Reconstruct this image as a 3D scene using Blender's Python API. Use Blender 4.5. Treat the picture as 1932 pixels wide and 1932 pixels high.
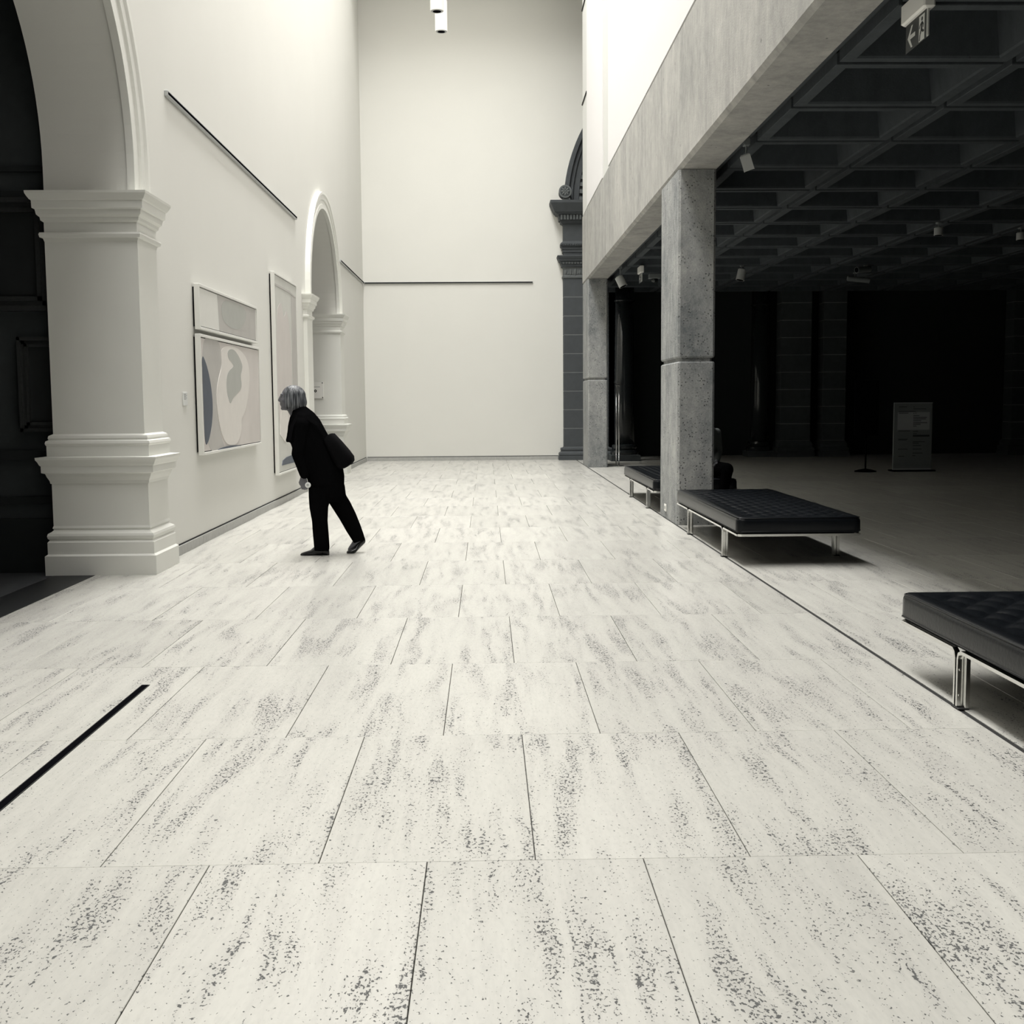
import bpy, math, random
from mathutils import Vector, Matrix
random.seed(7)
S = bpy.context.scene
for o in list(bpy.data.objects): bpy.data.objects.remove(o)
COL = S.collection

# ------------------------------------------------------------------ camera
F, H = 2212.6, 1.45
VPX, VPY, ROLL = 917.06, 756.9, .0097
d = Vector((VPX-966, -(VPY-966), -F)).normalized()
u = Vector((-math.sin(ROLL), math.cos(ROLL), 0)); u = (u - d*u.dot(d)).normalized()
r = d.cross(u)
cd = bpy.data.cameras.new('camera'); cam = bpy.data.objects.new('camera', cd); COL.objects.link(cam)
cd.sensor_fit = 'HORIZONTAL'; cd.sensor_width = 36; cd.lens = 36*F/1932; cd.clip_end = 200
cam.matrix_world = Matrix(((r.x, r.y, r.z, 0), (d.x, d.y, d.z, 0), (u.x, u.y, u.z, H), (0, 0, 0, 1)))
S.camera = cam
# ------------------------------------------------------------------ world, light, exposure
w = bpy.data.worlds.new('world'); S.world = w; w.use_nodes = True
w.node_tree.nodes['Background'].inputs[0].default_value = (.75, .8, .85, 1)
w.node_tree.nodes['Background'].inputs[1].default_value = .02
S.view_settings.view_transform = 'Standard'; S.view_settings.look = 'None'
S.view_settings.exposure = 0.09; S.view_settings.gamma = 1.0; S.view_settings.use_curve_mapping = False

def area(name, loc, sx, sy, power, color, rot=(0, 0, 0)):
    l = bpy.data.lights.new(name, 'AREA'); l.shape = 'RECTANGLE'; l.size = sx; l.size_y = sy
    l.energy = power; l.color = color
    o = bpy.data.objects.new(name, l); COL.objects.link(o); o.location = loc; o.rotation_euler = rot
    return o
# long glazed skylight over the hall, diffuse daylight from two lamps tilted towards the right wall
sk = area('skylight_daylight', (-1.1, 18.2, 16.8), 3.2, 16.0, 2400, (1, .988, .965), (0, math.radians(-13), 0)); sk.data.spread = math.radians(125)
sk2 = area('skylight_daylight', (-1.1, 3.6, 16.8), 3.2, 11.0, 1060, (1, .988, .965), (0, math.radians(-13), 0)); sk2.data.spread = math.radians(125)

# ------------------------------------------------------------------ materials
MATS = {}
def newmat(name):
    m = bpy.data.materials.new(name); m.use_nodes = True
    nt = m.node_tree; b = nt.nodes['Principled BSDF']; MATS[name] = m
    return m, nt, b
def N(nt, t, **k):
    n = nt.nodes.new(t)
    for a, v in k.items():
        if a in n.inputs.keys(): n.inputs[a].default_value = v
        else: setattr(n, a, v)
    return n
def mathn(nt, op, a, b=None, c=None, clamp=False):
    n = nt.nodes.new('ShaderNodeMath'); n.operation = op; n.use_clamp = clamp
    for i, v in enumerate((a, b, c)):
        if v is None: continue
        if isinstance(v, (int, float)): n.inputs[i].default_value = v
        else: nt.links.new(v, n.inputs[i])
    return n.outputs[0]
def mixc(nt, f, a, b):
    n = nt.nodes.new('ShaderNodeMix'); n.data_type = 'RGBA'
    if isinstance(f, (int, float)): n.inputs[0].default_value = f
    else: nt.links.new(f, n.inputs[0])
    for i, v in ((6, a), (7, b)):
        if isinstance(v, tuple): n.inputs[i].default_value = v + (1,) if len(v) == 3 else v
        else: nt.links.new(v, n.inputs[i])
    return n.outputs[2]
def plain(name, col, rough=.6, metal=0, noise=.06, scale=12, bump=.0, spec=.5):
    m, nt, b = newmat(name)
    b.inputs['Roughness'].default_value = rough; b.inputs['Metallic'].default_value = metal
    b.inputs['Specular IOR Level'].default_value = spec
    tc = N(nt, 'ShaderNodeTexCoord'); nz = N(nt, 'ShaderNodeTexNoise', Scale=float(scale), Detail=4.0)
    nt.links.new(tc.outputs['Object'], nz.inputs['Vector'])
    lo = tuple(c*(1-noise) for c in col); hi = tuple(min(1, c*(1+noise)) for c in col)
    nt.links.new(mixc(nt, nz.outputs['Fac'], lo, hi), b.inputs['Base Color'])
    if bump:
        bp = N(nt, 'ShaderNodeBump', Strength=bump, Distance=.01)
        nt.links.new(nz.outputs['Fac'], bp.inputs['Height']); nt.links.new(bp.outputs[0], b.inputs['Normal'])
    return m
def mapping(nt, src, scale, rnd=None):
    mp = N(nt, 'ShaderNodeMapping'); mp.inputs['Scale'].default_value = scale
    nt.links.new(src, mp.inputs['Vector'])
    if rnd is not None: nt.links.new(rnd, mp.inputs['Location'])
    return mp.outputs[0]
def ramp(nt, src, stops):
    n = nt.nodes.new('ShaderNodeValToRGB'); nt.links.new(src, n.inputs[0]); e = n.color_ramp.elements
    while len(e) < len(stops): e.new(.5)
    for i, (p, c) in enumerate(stops):
        e[i].position = p; e[i].color = (c, c, c, 1) if isinstance(c, (int, float)) else c + (1,)
    return n.outputs[0]

def travertine():
    m, nt, b = newmat('travertine')
    tc = N(nt, 'ShaderNodeTexCoord'); oi = N(nt, 'ShaderNodeObjectInfo')
    off = N(nt, 'ShaderNodeCombineXYZ')
    nt.links.new(mathn(nt, 'MULTIPLY', oi.outputs['Random'], 91.), off.inputs[0])
    nt.links.new(mathn(nt, 'MULTIPLY', oi.outputs['Random'], 57.), off.inputs[1])
    src = tc.outputs['Object']
    # slight warp of the veins
    wn = N(nt, 'ShaderNodeTexNoise', Scale=2.5, Detail=2.0); nt.links.new(mapping(nt, src, (1, .6, 1), off.outputs[0]), wn.inputs['Vector'])
    wv = N(nt, 'ShaderNodeVectorMath', operation='MULTIPLY_ADD'); nt.links.new(wn.outputs['Color'], wv.inputs[0])
    wv.inputs[1].default_value = (.10, .10, 0); nt.links.new(src, wv.inputs[2])
    vec = wv.outputs[0]
    def nz(scale, sc, det, rough=.55):
        n = N(nt, 'ShaderNodeTexNoise', Scale=sc, Detail=det, Roughness=rough)
        nt.links.new(mapping(nt, vec, scale, off.outputs[0]), n.inputs['Vector']); return n.outputs['Fac']
    band = nz((1, .09, 1), 13., 3.)            # long vein bands
    band2 = nz((1, .3, 1), 4., 3.)
    fine = nz((1, .25, 1), 70., 3.)
    tone = ramp(nt, band, [(.3, (.60, .592, .545)), (.7, (.545, .535, .495))])
    tone2 = mixc(nt, ramp(nt, fine, [(.45, 0.), (.8, .3)]), tone, (.42, .415, .39))
    # clusters of dark pits
    zone = mathn(nt, 'MULTIPLY', ramp(nt, band, [(.44, 0.), (.58, 1.)]), ramp(nt, band2, [(.40, .2), (.56, 1.)]))
    p1 = nz((1, .6, 1), 105., 2., .6)
    p2 = nz((1, .55, 1), 52., 2., .6)
    th1 = mathn(nt, 'SUBTRACT', p1, mathn(nt, 'MULTIPLY_ADD', zone, -.12, .665))
    pit1 = mathn(nt, 'MULTIPLY', th1, 26., clamp=True)
    th2 = mathn(nt, 'SUBTRACT', p2, mathn(nt, 'MULTIPLY_ADD', zone, -.11, .70))
    pit2 = mathn(nt, 'MULTIPLY', th2, 22., clamp=True)
    pit = mathn(nt, 'MAXIMUM', pit1, pit2, clamp=True)
    stain = mathn(nt, 'MULTIPLY', zone, .10)
    c = mixc(nt, stain, tone2, (.30, .30, .29))
    c = mixc(nt, mathn(nt, 'MULTIPLY', pit, .88), c, (.03, .033, .035))
    hs = N(nt, 'ShaderNodeHueSaturation'); nt.links.new(c, hs.inputs['Color'])
    nt.links.new(mathn(nt, 'MULTIPLY_ADD', oi.outputs['Random'], .10, .93), hs.inputs['Value'])
    nt.links.new(hs.outputs[0], b.inputs['Base Color'])
    nt.links.new(mathn(nt, 'MULTIPLY_ADD', pit, .4, .27), b.inputs['Roughness'])
    b.inputs['Specular IOR Level'].default_value = .45
    bp = N(nt, 'ShaderNodeBump', Strength=.5, Distance=.002); bp.invert = True
    nt.links.new(pit, bp.inputs['Height']); nt.links.new(bp.outputs[0], b.inputs['Normal'])
    return m
def concrete(name, lo, hi, agg=0.):
    m, nt, b = newmat(name)
    geo = N(nt, 'ShaderNodeNewGeometry'); src = geo.outputs['Position']
    def nz(scale, sc, det, rough=.6):
        n = N(nt, 'ShaderNodeTexNoise', Scale=sc, Detail=det, Roughness=rough)
        nt.links.new(mapping(nt, src, scale), n.inputs['Vector']); return n.outputs['Fac']
    big = nz((1, 1, .6), 1.6, 6., .65); mid = nz((1, 1, .7), 11., 5., .7); streak = nz((1, 1, .10), 5., 3.); gr = nz((1, 1, 1), 60., 4.)
    f = mathn(nt, 'ADD', mathn(nt, 'MULTIPLY', big, .40), mathn(nt, 'MULTIPLY', streak, .12 if agg else .22))
    f = mathn(nt, 'ADD', f, mathn(nt, 'MULTIPLY', mid, .28)); f = mathn(nt, 'ADD', f, mathn(nt, 'MULTIPLY', gr, .10+.10*agg))
    c = mixc(nt, ramp(nt, f, [(.38, 0.), (.62, 1.)]), lo, hi)
    # air holes: sparse upright ones in cast faces, many small ones in the exposed aggregate
    vo = N(nt, 'ShaderNodeTexVoronoi', Scale=7. if agg == 0 else 30.); nt.links.new(mapping(nt, src, (1, 1, .5) if agg == 0 else (1, 1, 1)), vo.inputs['Vector'])
    hole = ramp(nt, vo.outputs['Distance'], [(.05 if agg == 0 else .16, 1.), (.08 if agg == 0 else .27, 0.)])
    sel = ramp(nt, vo.outputs['Color'], [(.45, 0.), (.5, 1.)]) if agg == 0 else ramp(nt, nz((1, 1, 1), 5., 3.), [(.44, 0.), (.56, 1.)])
    hole = mathn(nt, 'MULTIPLY', hole, sel)
    c = mixc(nt, mathn(nt, 'MULTIPLY', hole, .85), c, (.03, .033, .036))
    if agg:
        v2 = N(nt, 'ShaderNodeTexVoronoi', Scale=36.); nt.links.new(src, v2.inputs['Vector'])
        peb = ramp(nt, v2.outputs['Distance'], [(.20, 1.), (.30, 0.)])
        wn = ramp(nt, v2.outputs['Color'], [(.72, 0.), (.76, 1.)])
        c = mixc(nt, mathn(nt, 'MULTIPLY', mathn(nt, 'MULTIPLY', peb, wn), .6), c, (.58, .58, .55))
    nt.links.new(c, b.inputs['Base Color']); b.inputs['Roughness'].default_value = .85
    b.inputs['Specular IOR Level'].default_value = .25
    bp = N(nt, 'ShaderNodeBump', Strength=.35+.3*agg, Distance=.008)
    nt.links.new(mathn(nt, 'SUBTRACT', gr, hole), bp.inputs['Height']); nt.links.new(bp.outputs[0], b.inputs['Normal'])
    return m

travertine()
concrete('concrete', (.245, .245, .232), (.44, .428, .40))
concrete('aggregate', (.14, .152, .158), (.40, .402, .388), 1.)
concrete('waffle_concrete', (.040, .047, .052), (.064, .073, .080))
plain('white_wall', (.74, .735, .69), .75, noise=.02, scale=1.2, bump=.03)
plain('white_gloss', (.78, .78, .73), .45, noise=.03, scale=3)
plain('panel_shade_grey', (.56, .56, .535), .6, noise=.02)  # panel white darkened in its colour, for the shade of the recessed strip
plain('white_panel', (.68, .665, .66), .55, noise=.01, scale=1)
plain('skirting_stone', (.42, .42, .40), .5, noise=.18, scale=14)
plain('joint', (.015, .015, .015), .9)
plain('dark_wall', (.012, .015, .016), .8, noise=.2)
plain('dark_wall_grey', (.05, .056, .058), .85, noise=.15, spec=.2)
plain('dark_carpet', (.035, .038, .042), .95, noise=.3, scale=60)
plain('black_threshold', (.008, .009, .010), .5)
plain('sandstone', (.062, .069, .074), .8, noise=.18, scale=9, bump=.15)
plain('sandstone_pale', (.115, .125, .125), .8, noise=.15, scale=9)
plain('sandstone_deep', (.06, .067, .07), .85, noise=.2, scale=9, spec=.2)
plain('mortar_pale', (.20, .21, .21), .9)
plain('polished_granite', (.018, .021, .022), .12, noise=.4, scale=30)
plain('leather', (.005, .006, .0075), .30, noise=.25, scale=40, bump=.12, spec=.15)
plain('chrome', (.72, .72, .70), .16, metal=1., noise=.01)
plain('rubber', (.012, .012, .012), .8)
plain('lamp_grey', (.42, .43, .42), .45)
plain('lamp_white', (.84, .83, .79), .5, noise=.01)
plain('black', (.004, .004, .005), .8, spec=0.)
plain('sign_dark', (.018, .022, .022), .5)
plain('sign_pale', (.62, .63, .60), .5)
plain('board_grey', (.17, .185, .185), .5)
plain('board_light', (.33, .345, .36), .5)
plain('board_ink', (.03, .034, .036), .6)
plain('frame_white', (.77, .765, .72), .5, noise=.02)
plain('canvas_grey', (.47, .455, .43), .8, noise=.10, scale=4)
plain('canvas_pink', (.60, .565, .535), .8, noise=.10, scale=2.2)
plain('canvas_pale', (.70, .67, .63), .8, noise=.06, scale=7)
plain('canvas_mid', (.43, .435, .405), .8, noise=.08, scale=6)
plain('canvas_dark', (.085, .10, .125), .7, noise=.25, scale=5)
plain('canvas_wash', (.58, .58, .54), .8, noise=.08, scale=5)
plain('old_frame', (.030, .032, .032), .45, noise=.4, scale=40, bump=.3)
plain('old_canvas', (.018, .020, .021), .5, noise=.7, scale=3)
plain('skin', (.125, .125, .14), .55, noise=.05)
plain('black_cloth', (.0035, .0035, .0038), .95, noise=.2, scale=90, spec=0.)
plain('black_cloth_soft', (.005, .005, .0055), .9, noise=.2, scale=60, spec=0.02)
plain('shoe_leather', (.008, .008, .009), .25)
plain('grey_shirt', (.10, .11, .108), .85, noise=.15, scale=25)
plain('paper', (.75, .76, .74), .5)
def hairmat():
    m, nt, b = newmat('hair_grey'); tc = N(nt, 'ShaderNodeTexCoord')
    n = N(nt, 'ShaderNodeTexNoise', Scale=30., Detail=4.); nt.links.new(mapping(nt, tc.outputs['Object'], (3, 1.5, .10)), n.inputs['Vector'])
    nt.links.new(ramp(nt, n.outputs['Fac'], [(.38, (.014, .016, .019)), (.5, (.075, .082, .092)), (.66, (.23, .24, .25))]), b.inputs['Base Color'])
    b.inputs['Roughness'].default_value = .45
    bp = N(nt, 'ShaderNodeBump', Strength=.6, Distance=.004); nt.links.new(n.outputs['Fac'], bp.inputs['Height']); nt.links.new(bp.outputs[0], b.inputs['Normal'])
hairmat()
M = MATS

# ------------------------------------------------------------------ mesh helpers
class MB:
    def __init__(s): s.v = []; s.f = []
    def add(s, v, f):
        k = len(s.v); s.v += [tuple(p) for p in v]; s.f += [tuple(i+k for i in q) for q in f]; return s
    def box(s, x0, x1, y0, y1, z0, z1):
        return s.add([(x0, y0, z0), (x1, y0, z0), (x1, y1, z0), (x0, y1, z0), (x0, y0, z1), (x1, y0, z1), (x1, y1, z1), (x0, y1, z1)],
                     [(3, 2, 1, 0), (4, 5, 6, 7), (0, 1, 5, 4), (1, 2, 6, 5), (2, 3, 7, 6), (3, 0, 4, 7)])
    def rbox(s, x0, x1, y0, y1, z0, z1, c):   # box with chamfered edges
        c = min(c, (x1-x0)/2.01, (y1-y0)/2.01, (z1-z0)/2.01)
        return s.prof(x0, x1, y0, y1, [(z0, -c), (z0+c, 0), (z1-c, 0), (z1, -c)], c)
    def prof(s, x0, x1, y0, y1, pr, ch=0.):    # stack of rectangles grown by an offset: mouldings; ch chamfers the corners
        rings = []
        for z, o in pr:
            a, b_, c_, e = x0-o, x1+o, y0-o, y1+o
            if ch > 0: rings.append([(a+ch, c_, z), (b_-ch, c_, z), (b_, c_+ch, z), (b_, e-ch, z), (b_-ch, e, z), (a+ch, e, z), (a, e-ch, z), (a, c_+ch, z)])
            else: rings.append([(a, c_, z), (b_, c_, z), (b_, e, z), (a, e, z)])
        return s.loft(rings)
    def loft(s, rings, closed=True, caps=True):
        n = len(rings[0]); v = [p for r_ in rings for p in r_]; f = []
        for i in range(len(rings)-1):
            for j in range(n if closed else n-1):
                k = (j+1) % n; f.append((i*n+j, i*n+k, (i+1)*n+k, (i+1)*n+j))
        if caps: f.append(tuple(reversed(range(n)))); f.append(tuple((len(rings)-1)*n+j for j in range(n)))
        return s.add(v, f)
    def rev(s, c, pr, n=32, axis=(0, 0, 1)):   # lathe: pr = [(height, radius)]
        q = Vector((0, 0, 1)).rotation_difference(Vector(axis)); c = Vector(c); rings = []
        for h, rad in pr:
            rings.append([tuple(c + q @ Vector((rad*math.cos(2*math.pi*k/n), rad*math.sin(2*math.pi*k/n), h))) for k in range(n)])
        return s.loft(rings)
    def tube(s, pts, rx, ry=None, n=8, sq=False):   # swept tube, rounded or rectangular section
        ry = ry or rx; pts = [Vector(p) for p in pts]; rings = []; up = Vector((0, 0, 1)); prev = None
        for i, p in enumerate(pts):
            t = (pts[min(i+1, len(pts)-1)] - pts[max(i-1, 0)]).normalized()
            if prev is None:
                a = t.cross(up) if abs(t.z) < .95 else t.cross(Vector((0, 1, 0)))
            else: a = prev - t*prev.dot(t)
            a.normalize(); b_ = t.cross(a); prev = a
            if sq: rings.append([tuple(p + a*rx*i1 + b_*ry*j1) for i1, j1 in ((-1, -1), (1, -1), (1, 1), (-1, 1))])
            else: rings.append([tuple(p + a*rx*math.cos(2*math.pi*k/n) + b_*ry*math.sin(2*math.pi*k/n)) for k in range(n)])
        return s.loft(rings)
    def prism(s, poly, axis, a, b_):           # polygon extruded along an axis; poly in the two other axes
        def mk(p, q): return (q, p[0], p[1]) if axis == 'x' else ((p[0], q, p[1]) if axis == 'y' else (p[0], p[1], q))
        n = len(poly); v = [mk(p, a) for p in poly] + [mk(p, b_) for p in poly]
        f = [tuple(range(n)), tuple(reversed(range(n, 2*n)))] + [(i, i+n, (i+1) % n + n, (i+1) % n) for i in range(n)]
        return s.add(v, f)
    def ball(s, c, rx, ry=None, rz=None, n=16, m=10, rot=None):
        ry = ry or rx; rz = rz or rx; rings = []; c = Vector(c)
        for i in range(m+1):
            t = math.pi*(i+.02*(i == 0)-.02*(i == m))/m; rings.append([])
            for k in range(n):
                p = Vector((rx*math.sin(t)*math.cos(2*math.pi*k/n), ry*math.sin(t)*math.sin(2*math.pi*k/n), -rz*math.cos(t)))
                if rot: p = rot @ p
                rings[-1].append(tuple(c+p))
        return s.loft(rings)
    def mesh(s, name, mat, smooth=False):
        me = bpy.data.meshes.new(name); me.from_pydata(s.v, [], s.f); me.materials.append(M[mat])
        import bmesh
        bm = bmesh.new(); bm.from_mesh(me); bmesh.ops.recalc_face_normals(bm, faces=bm.faces); bm.to_mesh(me); bm.free()
        if smooth:
            for p in me.polygons: p.use_smooth = True
        me.update(); return me
    def build(s, name, mat, parent=None, loc=(0, 0, 0), smooth=False, **tags):
        o = bpy.data.objects.new(name, s.mesh(name, mat, smooth)); COL.objects.link(o); o.location = loc
        if parent: o.parent = parent
        for k, v in tags.items(): o[k] = v
        return o
def Vmul(a, b): return Vector((a.x*b.x, a.y*b.y, a.z*b.z))
# component-wise product helper used in bone()
def bone_fix():
    def bone(s, a, ra, b_, rb, n=12, fy=1.):
        a = Vector(a); b_ = Vector(b_); t = (b_-a).normalized(); rings = []
        q = Vector((0, 0, 1)).rotation_difference(t); W = Vector((1, fy, 1))
        def ring(c, rad): return [tuple(c + Vmul(W, q @ Vector((rad*math.cos(2*math.pi*k/n), rad*math.sin(2*math.pi*k/n), 0)))) for k in range(n)]
        for k in range(5): th = math.pi/2*(1-k/5); rings.append(ring(a - t*ra*math.sin(th), ra*max(.02, math.cos(th))))
        rings.append(ring(a, ra)); rings.append(ring(b_, rb))
        for k in range(1, 6): th = math.pi/2*(k/5); rings.append(ring(b_ + t*rb*math.sin(th), rb*max(.02, math.cos(th))))
        return s.loft(rings)
    MB.bone = bone
bone_fix()
def empty(name, loc, label, cat, group=None, rz=0):
    o = bpy.data.objects.new(name, None); COL.objects.link(o); o.location = loc; o.rotation_euler.z = rz
    o.empty_display_size = .1; o['label'] = label; o['category'] = cat
    if group: o['group'] = group
    return o
def copy_tree(o, parent=None):
    c = o.copy(); COL.objects.link(c)
    if parent: c.parent = parent
    for ch in [x for x in list(COL.objects) if x.parent == o]: copy_tree(ch, c)
    return c
def remesh(o, vox, sm=6, f=.5):
    md = o.modifiers.new('remesh', 'REMESH'); md.mode = 'VOXEL'; md.voxel_size = vox; md.use_smooth_shade = True
    s = o.modifiers.new('smooth', 'SMOOTH'); s.iterations = sm; s.factor = f

# ------------------------------------------------------------------ setting: floors
XR, XL, YB = 2.2, -2.967, 29.0       # column line, left wall face, back wall face
SW, SL, SY = .6858, 1.408, 3.597     # travertine slab width, length, a row line
def slab_mesh(wd, ln, name='slab'):
    g, h = .0015, .0008; a, b_ = wd/2-g, ln/2-h; c = .0015
    return MB().loft([[(-a, -b_, -.02), (a, -b_, -.02), (a, b_, -.02), (-a, b_, -.02)], [(-a, -b_, -c), (a, -b_, -c), (a, b_, -c), (-a, b_, -c)],
                      [(-a+c, -b_+c, 0), (a-c, -b_+c, 0), (a-c, b_-c, 0), (-a+c, b_-c, 0)]]).mesh(name, 'travertine')
floor_hall = MB().box(-3.34, XR, -6, YB+.3, -.14, -.018).build('floor', 'joint', kind='structure')
floor_side = MB().box(XR, 17, -6, 30.6, -.14, -.018).build('floor', 'joint', kind='structure')
meshes = {}
rest = {0: MB(), 1: MB()}
for side, (xa, xb, fl) in enumerate(((-3.34, XR-.012, floor_hall), (XR+.012, 16.9, floor_side))):
    for k in range(-5, 20):
        y0 = SY + k*SL; y1 = y0+SL
        off = .5 if k % 2 == 1 else 0.        # row below 3.6 (k=-1) has half offset
        if y1 > (29.0 if side == 0 else 30.5): y1 = 29.0 if side == 0 else 30.5
        if y1-y0 < .02: continue
        n0 = int((xa-XR)/SW)-2
        for j in range(n0, n0+34):
            a = XR + (j+off)*SW; b_ = a+SW; a = max(a, xa); b_ = min(b_, xb)
            if b_-a < .02: continue
            cx, cy = (a+b_)/2, (y0+y1)/2
            vis = y0 > -1.5 and (cy < (24.6 if side == 0 else 21.5)) and abs(cx-.02*cy) < .47*max(cy, 1)+1.6
            key = (round(b_-a, 3), round(y1-y0, 3))
            if vis:
                if key not in meshes: meshes[key] = slab_mesh(*key)
                o = bpy.data.objects.new('slab', meshes[key]); COL.objects.link(o); o.location = (cx, cy, random.uniform(-.0004, .0004)); o.parent = fl
            else:
                g, h = .0015, .0008
                rest[side].box(a+g, b_-g, y0+h, y1-h, -.02, 0)
rest[0].build('distant_slabs', 'travertine', floor_hall, kind='stuff')
rest[1].build('distant_slabs', 'travertine', floor_side, kind='stuff')
MB().box(XR-.011, XR+.011, -6, 27.5, -.03, -.003).build('trim_1', 'joint', kind='structure', label='thin dark metal joint in the floor along the concrete columns')
MB().box(-3.69, -3.34, -6, 10.1, -.14, .001).build('floor', 'black_threshold', kind='structure', label='black threshold strip under the near arch')
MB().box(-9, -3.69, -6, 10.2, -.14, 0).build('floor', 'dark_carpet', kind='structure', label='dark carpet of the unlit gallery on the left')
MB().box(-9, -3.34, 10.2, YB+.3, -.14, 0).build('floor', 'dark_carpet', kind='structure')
fs = empty('floor_slot', (-1.775, 4, .0), 'long narrow black slot cover let into the pale stone floor at left', 'floor grille')
MB().rbox(-.017, .017, -4.5, 2.0, -.004, .003, .0015).build('cover_strip', 'black', fs)
MB().box(-.021, -.017, -4.5, 2.0, -.004, .0025).build('edge_trim', 'joint', fs)
MB().box(.017, .021, -4.5, 2.0, -.004, .0025).build('edge_trim', 'joint', fs)

# ------------------------------------------------------------------ setting: left wall with two arched openings
WT = .70      # wall thickness
ZT = 17.3
arches = [dict(c=8.29, rz=1.75, ry=1.75, sp=3.40, w=.40), dict(c=21.87, rz=1.74, ry=1.90, sp=3.20, w=.30)]
wl = MB()
def arch_pts(A, n=40, g=.02):
    return [(A['c']-(A['ry']+g)*math.cos(math.pi*i/n), A['sp']+(A['rz']+g)*math.sin(math.pi*i/n)) for i in range(n+1)]
def strip(mb, x, pts, top):   # wall from arch curve up to the top
    v = []; f = []
    for (y, z) in pts: v += [(x, y, z), (x, y, top)]
    for i in range(len(pts)-1): f.append((2*i, 2*i+2, 2*i+3, 2*i+1))
    mb.add(v, f)
edges = [-6]
for A in arches: edges += [A['c']-A['ry']-.02, A['c']+A['ry']+.02]
edges += [YB+.3]
for x in (XL, XL-WT):
    for i in range(0, len(edges), 2):
        a, b_ = edges[i], edges[i+1]
        wl.add([(x, a, .0), (x, b_, .0), (x, b_, ZT), (x, a, ZT)], [(0, 1, 2, 3)])
    for A in arches: strip(wl, x, arch_pts(A), ZT)
for A in arches:      # jambs and soffit of each arch
    p = [(A['c']-A['ry']-.02, 0)] + arch_pts(A) + [(A['c']+A['ry']+.02, 0)]
    v = []; f = []
    for (y, z) in p: v += [(XL, y, z), (XL-WT, y, z)]
    for i in range(len(p)-1): f.append((2*i, 2*i+2, 2*i+3, 2*i+1))
    wl.add(v, f)
wl.add([(XL, -6, ZT), (XL, YB+.3, ZT), (XL-WT, YB+.3, ZT), (XL-WT, -6, ZT)], [(0, 1, 2, 3)])
wall_left = wl.build('wall_left', 'white_wall', kind='structure')
for A in arches:      # moulded archivolt, proud of the wall
    sec = [(0, .0), (0, .062), (.10, .062), (.115, .045), (.20, .045), (.215, .066), (.30, .066), (.33, .085), (.385, .085), (.40, .0)]
    k = A['w']/.40; rings = []
    for i in range(49):
        t = math.pi*i/48
        rings.append([(XL+dx, A['c']-(A['ry']+g*k)*math.cos(t), A['sp']+(A['rz']+g*k)*math.sin(t)) for g, dx in sec])
    mb = MB().loft(rings)
    for sg in (-1, 1):    # straight stilts down to the imposts
        rr = [[(XL+dx, A['c']+sg*(A['ry']+g*k), z) for g, dx in sec] for z in (3.10, A['sp'])]
        mb.loft(rr)
    mb.build('arch_moulding', 'white_gloss', wall_left)
# pilasters wrapping the jambs: pedestal, base, shaft, capital
def pilaster(yj, sgn, label):
    # yj: jamb face; the pilaster runs from there into the wall for .56 m (sgn=+1 towards +Y)
    t = empty('pilaster', (0, 0, 0), label, 'pilaster')
    x0, x1 = XL-WT-.004, XL+.065
    y0, y1 = (yj, yj+.57) if sgn > 0 else (yj-.57, yj)
    # plinth and pedestal dado
    MB().prof(x0, x1, y0, y1, [(0, .085), (.165, .085), (.175, .072), (.18, .065), (.28, .065), (.30, .05), (.315, .062), (.335, .066), (.355, .06), (.37, .035), (.385, .02), (.40, .03), (.42, .022)], ).build('plinth', 'white_gloss', t)
    MB().prof(x0, x1, y0, y1, [(.41, .022), (.79, .022)]).build('pedestal', 'white_gloss', t)
    MB().prof(x0, x1, y0, y1, [(.78, .03), (.805, .035), (.84, .052), (.865, .06), (.875, .085), (.93, .085), (.94, .095), (.965, .105), (.985, .118), (1.005, .12), (1.01, .06)]).build('pedestal_cap', 'white_gloss', t)
    MB().prof(x0, x1, y0, y1, [(1.0, .045), (1.10, .045), (1.105, .05), (1.12, .055), (1.14, .05), (1.15, .03), (1.165, .035), (1.185, .03), (1.2, .0)]).build('shaft_base', 'white_gloss', t)
    MB().prof(x0, x1, y0, y1, [(1.19, 0), (2.80, 0), (2.83, .01), (2.835, .03), (2.86, .036), (2.875, .03), (2.88, .0), (2.97, 0)]).build('shaft', 'white_gloss', t)
    MB().prof(x0, x1, y0, y1, [(2.96, 0), (2.975, .02), (3.0, .024), (3.02, .045), (3.06, .052), (3.07, .07), (3.13, .072), (3.14, .085), (3.165, .10), (3.185, .11), (3.205, .112), (3.21, .0)]).build('capital', 'white_gloss', t)
    return t
pilaster(10.04, 1, 'white painted pilaster with moulded pedestal nearest the camera, edge of the dark archway')
pilaster(arches[1]['c']-arches[1]['ry'], -1, 'white pilaster on the near side of the small far arch, mostly edge-on')
pilaster(arches[1]['c']+arches[1]['ry'], 1, 'white pilaster on the far side of the small far arch, behind the leaning visitor')

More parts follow.
